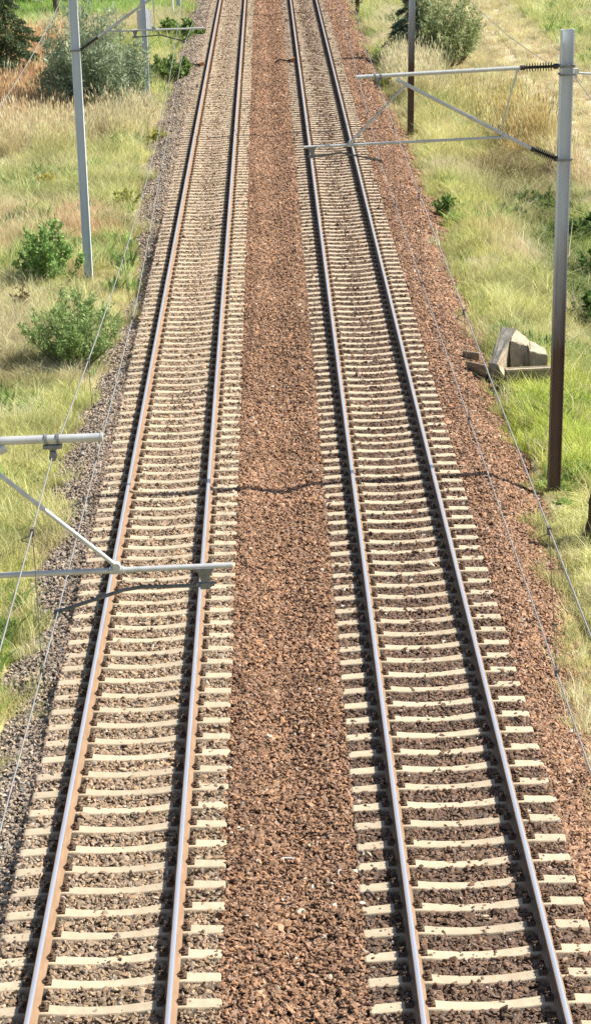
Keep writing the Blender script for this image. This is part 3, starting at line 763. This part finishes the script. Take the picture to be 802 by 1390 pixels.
def shrub(name, loc, label, cat, h, rad, nst, nleaf, lsize, asp, c1, c2, seed, spread=1., low=.12, twig=.16, top=None, group=None, frac=(.55,1.), base=0.):
    r = np.random.default_rng(seed); o = empty(name, loc, label, cat, group)
    mb = MB(); tips = []
    for i in range(nst):
        a = r.uniform(0, 6.283); rr = math.sqrt(r.random())*rad*spread
        hh = h*r.uniform(*frac)*(1-.45*(rr/rad)**2)
        k = r.uniform(.5, .9)
        p = [np.array([math.cos(a)*rr*(base+(1-base)*t**k)+r.normal(0,.02)*t, math.sin(a)*rr*(base+(1-base)*t**k)+r.normal(0,.02)*t, hh*t**(1.0)]) for t in np.linspace(0, 1, 6)]
        mb.tube([tuple(q+np.array([0,0,-.05])) for q in p], [min(.02*h/1.8, .028)*(1-.8*t) for t in np.linspace(0, 1, 6)], 5, caps=False)
        tips.append((p, hh))
    mb.build('stems', M['stem'], o)
    P = []; D = []; per = nleaf//nst
    for p, hh in tips:
        # a dozen twigs per stem, leaves gathered along each
        nt = max(4, per//9)
        for _ in range(nt):
            t = low+(1-low)*r.random()**.8; f = t*5; i = min(int(f), 4); q = p[i]+(p[i+1]-p[i])*(f-i)
            ax = (p[i+1]-p[i]); ax = ax/np.linalg.norm(ax)
            d = r.normal(0, 1, 3); d[2] = abs(d[2])*.6+.3; d = d/np.linalg.norm(d)+ax*.5; d /= np.linalg.norm(d)
            L_ = twig*h*r.uniform(.4, 1.2)*(1.2-.7*t)
            m = max(3, int(per/nt))
            for s in r.random(m):
                P.append(q+d*L_*s+r.normal(0, .012, 3)*h); D.append(d)
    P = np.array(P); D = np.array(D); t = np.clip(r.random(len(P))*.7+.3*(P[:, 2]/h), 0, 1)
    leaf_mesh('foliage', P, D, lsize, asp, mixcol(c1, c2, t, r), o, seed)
    return o

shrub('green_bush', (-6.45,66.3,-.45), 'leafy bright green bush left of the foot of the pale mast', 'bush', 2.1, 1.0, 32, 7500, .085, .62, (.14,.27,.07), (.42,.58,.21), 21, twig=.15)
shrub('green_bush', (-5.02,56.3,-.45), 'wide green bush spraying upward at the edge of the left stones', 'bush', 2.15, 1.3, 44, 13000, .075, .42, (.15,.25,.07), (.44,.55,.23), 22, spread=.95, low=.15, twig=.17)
shrub('grey_green_shrub', (-7.3,100.6,-.45), 'tall feathery grey green shrub behind the pale left mast', 'shrub', 6.0, 2.4, 95, 24000, .20, .22, (.20,.27,.15), (.47,.55,.38), 23, low=.05, twig=.12, frac=(.4,1.), base=.45)
shrub('grey_green_shrub', (7.7,117.4,-.55), 'pale feathery green shrub beside the dark fir at the top right', 'shrub', 4.6, 2.2, 80, 15000, .19, .25, (.22,.29,.12), (.50,.54,.29), 24, low=.03, twig=.13, frac=(.4,1.), base=.55)
shrub('green_bush', (-5.15,131.5,-.45), 'low round green bush near the top edge beside the left stones', 'bush', 1.45, 1.5, 30, 5200, .17, .5, (.14,.24,.06), (.30,.40,.13), 25, base=.5, low=.03)
shrub('green_bush', (-4.95,113.2,-.45), 'low green bush right of the mast with the white panel', 'bush', 1.5, 1.15, 28, 5000, .15, .5, (.13,.22,.06), (.30,.40,.13), 26, base=.5, low=.03)
shrub('green_bush', (-6.6,108.8,-.45), 'pale green bush left of the foot of the panel mast', 'bush', 1.5, 1.3, 30, 4200, .15, .4, (.20,.26,.09), (.38,.42,.17), 27, base=.5, low=.03)
shrub('green_bush', (8.7,66.0,-1.1), 'dark green leafy bush at the right edge, upper of two by the ditch', 'bush', 1.35, 1.0, 30, 4200, .10, .55, (.05,.11,.03), (.14,.23,.06), 28)
shrub('green_bush', (7.85,60.6,-1.0), 'dark green leafy bush at the right edge, lower of two by the ditch', 'bush', 1.1, .75, 26, 3200, .09, .55, (.05,.11,.03), (.14,.23,.06), 29)
shrub('weed_plant', (7.0,75.5,-.85), 'low blue green weed in the grass left of the ditch', 'weed', .6, .6, 14, 900, .12, .4, (.10,.16,.09), (.19,.25,.15), 30)
shrub('weed_plant', (5.1,74.6,-.45), 'small green weed at the upper edge of the right stones', 'weed', .8, .45, 12, 800, .12, .4, (.10,.19,.045), (.18,.29,.07), 31)
shrub('weed_plant', (-4.65,93.7,-.42), 'yellow green weed on the edge of the left stones', 'weed', .7, .35, 10, 500, .09, .5, (.32,.36,.07), (.50,.48,.08), 32)
shrub('weed_plant', (-5.05,79.0,-.42), 'pale yellow flowering weed at the left grass edge above the bushes', 'weed', .75, .5, 12, 700, .09, .5, (.32,.36,.10), (.48,.46,.12), 33)
shrub('weed_plant', (4.67,107.2,-.30), 'yellow green weed under the end of the right bracket arm', 'weed', .75, .5, 12, 700, .11, .5, (.28,.33,.07), (.46,.45,.09), 34)
shrub('weed_plant', (-7.95,84.0,-.42), 'yellow flowering weed in the grass left of the pale mast', 'weed', .6, .42, 10, 420, .10, .6, (.40,.36,.05), (.62,.47,.04), 35)
shrub('weed_plant', (-5.25,35.8,-.42), 'broad leaved bright green weed at the left edge below the bracket arm', 'weed', .45, .5, 14, 500, .11, .45, (.14,.28,.04), (.24,.38,.07), 36)
shrub('weed_plant', (-6.9,63.2,-.42), 'brown stalked weed left of the wide green bush', 'weed', .9, .5, 14, 600, .08, .4, (.20,.15,.08), (.30,.24,.12), 37)

shrub('weed_clump', (7.6,82.3,-1.15), 'tangled brown green weed clump in the ditch, farthest of three left of the near mast', 'weed', 1.15, 1.15, 26, 3600, .22, .14, (.14,.12,.055), (.30,.27,.12), 61, base=.6, low=.02, twig=.3)
shrub('weed_clump', (8.1,77.2,-1.2), 'dark green weed clump in the ditch, middle one of three by the near mast', 'weed', 1.1, 1.0, 24, 3400, .17, .35, (.07,.12,.035), (.20,.27,.09), 62, base=.6, low=.02, twig=.25)
shrub('weed_clump', (8.75,71.8,-1.2), 'dark green weed clump in the ditch right of the near mast, nearest of three', 'weed', 1.2, 1.0, 24, 3400, .17, .35, (.06,.11,.03), (.18,.26,.08), 63, base=.6, low=.02, twig=.25)

def fir(name, loc, label, h, rad, seed, c1, c2, nbr=46, zlow=.05, droop=.35, needles=16000, trunk=.11):
    r = np.random.default_rng(seed); o = empty(name, loc, label, 'tree', None)
    mb = MB(); mb.tube([(0,0,-.2),(0.02,0,h*.5),(0,0,h)], [trunk, trunk*.65, .015], 8)
    P = []; D = []
    br = []
    for i in range(nbr):
        t = zlow+(1-zlow)*(i+r.random())/nbr; z = h*t; L_ = rad*(1-t)**.8*r.uniform(.65, 1.15)+.15
        a = i*2.4+r.normal(0, .3)
        pts = [np.array([math.cos(a)*L_*s, math.sin(a)*L_*s, z-droop*L_*s**1.3+.22*L_*max(0, s-.7)]) for s in np.linspace(0, 1, 6)]
        mb.tube([tuple(p) for p in pts], [.025*(1-.8*s)+.004 for s in np.linspace(0, 1, 6)], 5, caps=False)
        br.append((pts, L_))
    mb.build('trunk', M['bark'], o)
    tot = sum(b[1] for b in br)
    for pts, L_ in br:
        m = int(needles*L_/tot)
        s = .12+.88*r.random(m)**.8; f = s*5; i = np.minimum(f.astype(int), 4); pa = np.array(pts)
        q = pa[i]+(pa[i+1]-pa[i])*(f-i)[:, None]
        ax = pa[-1]-pa[0]; ax = ax/np.linalg.norm(ax); sd = np.cross(ax, [0, 0, 1]); sd /= np.linalg.norm(sd)
        lat = r.normal(0, .16, m)*L_*(1.1-s*.7)
        q = q+sd[None]*lat[:, None]; q[:, 2] -= np.abs(lat)*.35+r.random(m)*.22*(.4+.6*L_/rad)
        P.append(q); D.append(ax[None]*.6+sd[None]*np.sign(lat)[:, None]*.5+np.array([[0,0,-.5]]).repeat(m, 0))
    P = np.concatenate(P); D = np.concatenate(D); t = r.random(len(P))
    leaf_mesh('foliage', P, D, .16, .3, mixcol(c1, c2, t, r, .22), o, seed)
    return o
fir('fir_tree', (-12.0,111.5,-.45), 'dark fir with drooping branches at the left edge in dry grass', 4.9, 2.7, 41, (.05,.085,.04), (.15,.20,.09), zlow=.10, needles=20000, nbr=60)
fir('fir_tree', (6.6,116.6,-.5), 'dark drooping fir behind the middle right mast', 4.3, 1.9, 42, (.07,.12,.075), (.24,.31,.20), zlow=.03, droop=.5, needles=13000)
fir('fir_tree', (-10.0,154.5,-.5), 'dark green fir at the top edge, right of the tree trunk', 5.0, 1.9, 43, (.05,.10,.035), (.13,.20,.06), zlow=.02)
fir('fir_tree', (-16.3,153.0,-.5), 'dark fir at the top left corner behind the green lawn', 8.0, 2.7, 45, (.03,.055,.025), (.09,.13,.05), zlow=.16, needles=14000, trunk=.16)

def pine(loc, label, h, seed):
    r = np.random.default_rng(seed); o = empty('pine_tree', loc, label, 'tree')
    mb = MB(); mb.tube([(0,0,-.3),(-.05,0,1.2),(-.22,.05,3.),(-.2,.1,h*.8)], [.22,.165,.15,.06], 10)
    P = []; D = []
    for i in range(34):
        z = h*(.32+.66*r.random()); a = r.uniform(0, 6.283); L_ = 2.4*math.sqrt(max(.05, 1-((z/h-.6)/.45)**2))*r.uniform(.6, 1.1)
        p0 = np.array([-.2, .05, z*.92]); p1 = p0+np.array([math.cos(a)*L_, math.sin(a)*L_, .35*r.normal()+.2])
        mb.tube([tuple(p0), tuple((p0+p1)/2+np.array([0,0,.1])), tuple(p1)], [.05,.03,.01], 5, caps=False)
        for _ in range(6):
            c = p0+(p1-p0)*r.uniform(.45, 1.05)+r.normal(0, .22, 3); m = 60
            P.append(c+r.normal(0, .24, (m, 3))*np.array([1,1,.6])); D.append(r.normal(0, 1, (m, 3))+[0,0,.6])
    mb.build('trunk', M['bark'], o); P = np.concatenate(P); D = np.concatenate(D)
    leaf_mesh('crown', P, D, .22, .25, mixcol((.04,.075,.03), (.11,.16,.055), r.random(len(P)), r, .2), o, seed)
pine((-12.66,146.6,-.5), 'tree with a dark bare trunk at the top left, crown above the frame', 7.5, 51)

# ------------------------------------------------------------------ camera, sky, sun
cam = bpy.data.cameras.new('camera'); co = bpy.data.objects.new('camera', cam); COL.objects.link(co)
Rv = Vector((0.99889345, -0.01327429, -0.04511838)); Uv = Vector((0.04702989, 0.28714129, 0.95673302)); Fv = Vector((-2.55396107e-04, 9.57796260e-01, -2.87447838e-01))
m3 = Matrix((Rv, Uv, -Fv)).transposed(); m4 = m3.to_4x4(); m4.translation = (0, 0, 12.752)
co.matrix_world = m4
cam.sensor_fit = 'VERTICAL'; cam.sensor_height = 36; cam.sensor_width = 36; cam.lens = 3316.25/1390*36
cam.clip_start = .1; cam.clip_end = 5000
scene.camera = co

w = bpy.data.worlds.new('World'); scene.world = w; w.use_nodes = True
N = w.node_tree.nodes; L = w.node_tree.links
sky = N.new('ShaderNodeTexSky'); sky.sky_type = 'NISHITA'; sky.sun_disc = False
sky.sun_elevation = SUN_EL; sky.sun_rotation = SUN_AZ; sky.air_density = 1.; sky.dust_density = 1.5; sky.ozone_density = 1.
bg = N['Background']; bg.inputs['Strength'].default_value = .07; L.new(sky.outputs[0], bg.inputs['Color'])
sl = bpy.data.lights.new('sun', 'SUN'); sl.energy = 4.6; sl.angle = R(.53); sl.color = (1., .94, .84)
so = bpy.data.objects.new('sun', sl); COL.objects.link(so); so.location = (30, 20, 40)
dv = Vector((math.sin(SUN_AZ)*math.cos(SUN_EL), math.cos(SUN_AZ)*math.cos(SUN_EL), math.sin(SUN_EL)))
so.rotation_euler = dv.to_track_quat('Z', 'Y').to_euler()

vs = scene.view_settings; scene.display_settings.display_device = 'sRGB'
vs.view_transform = 'Standard'; vs.look = 'None'; vs.exposure = .95; vs.gamma = 1.; vs.use_curve_mapping = False
scene.cycles.max_bounces = 6; scene.cycles.diffuse_bounces = 3; scene.cycles.transparent_max_bounces = 4
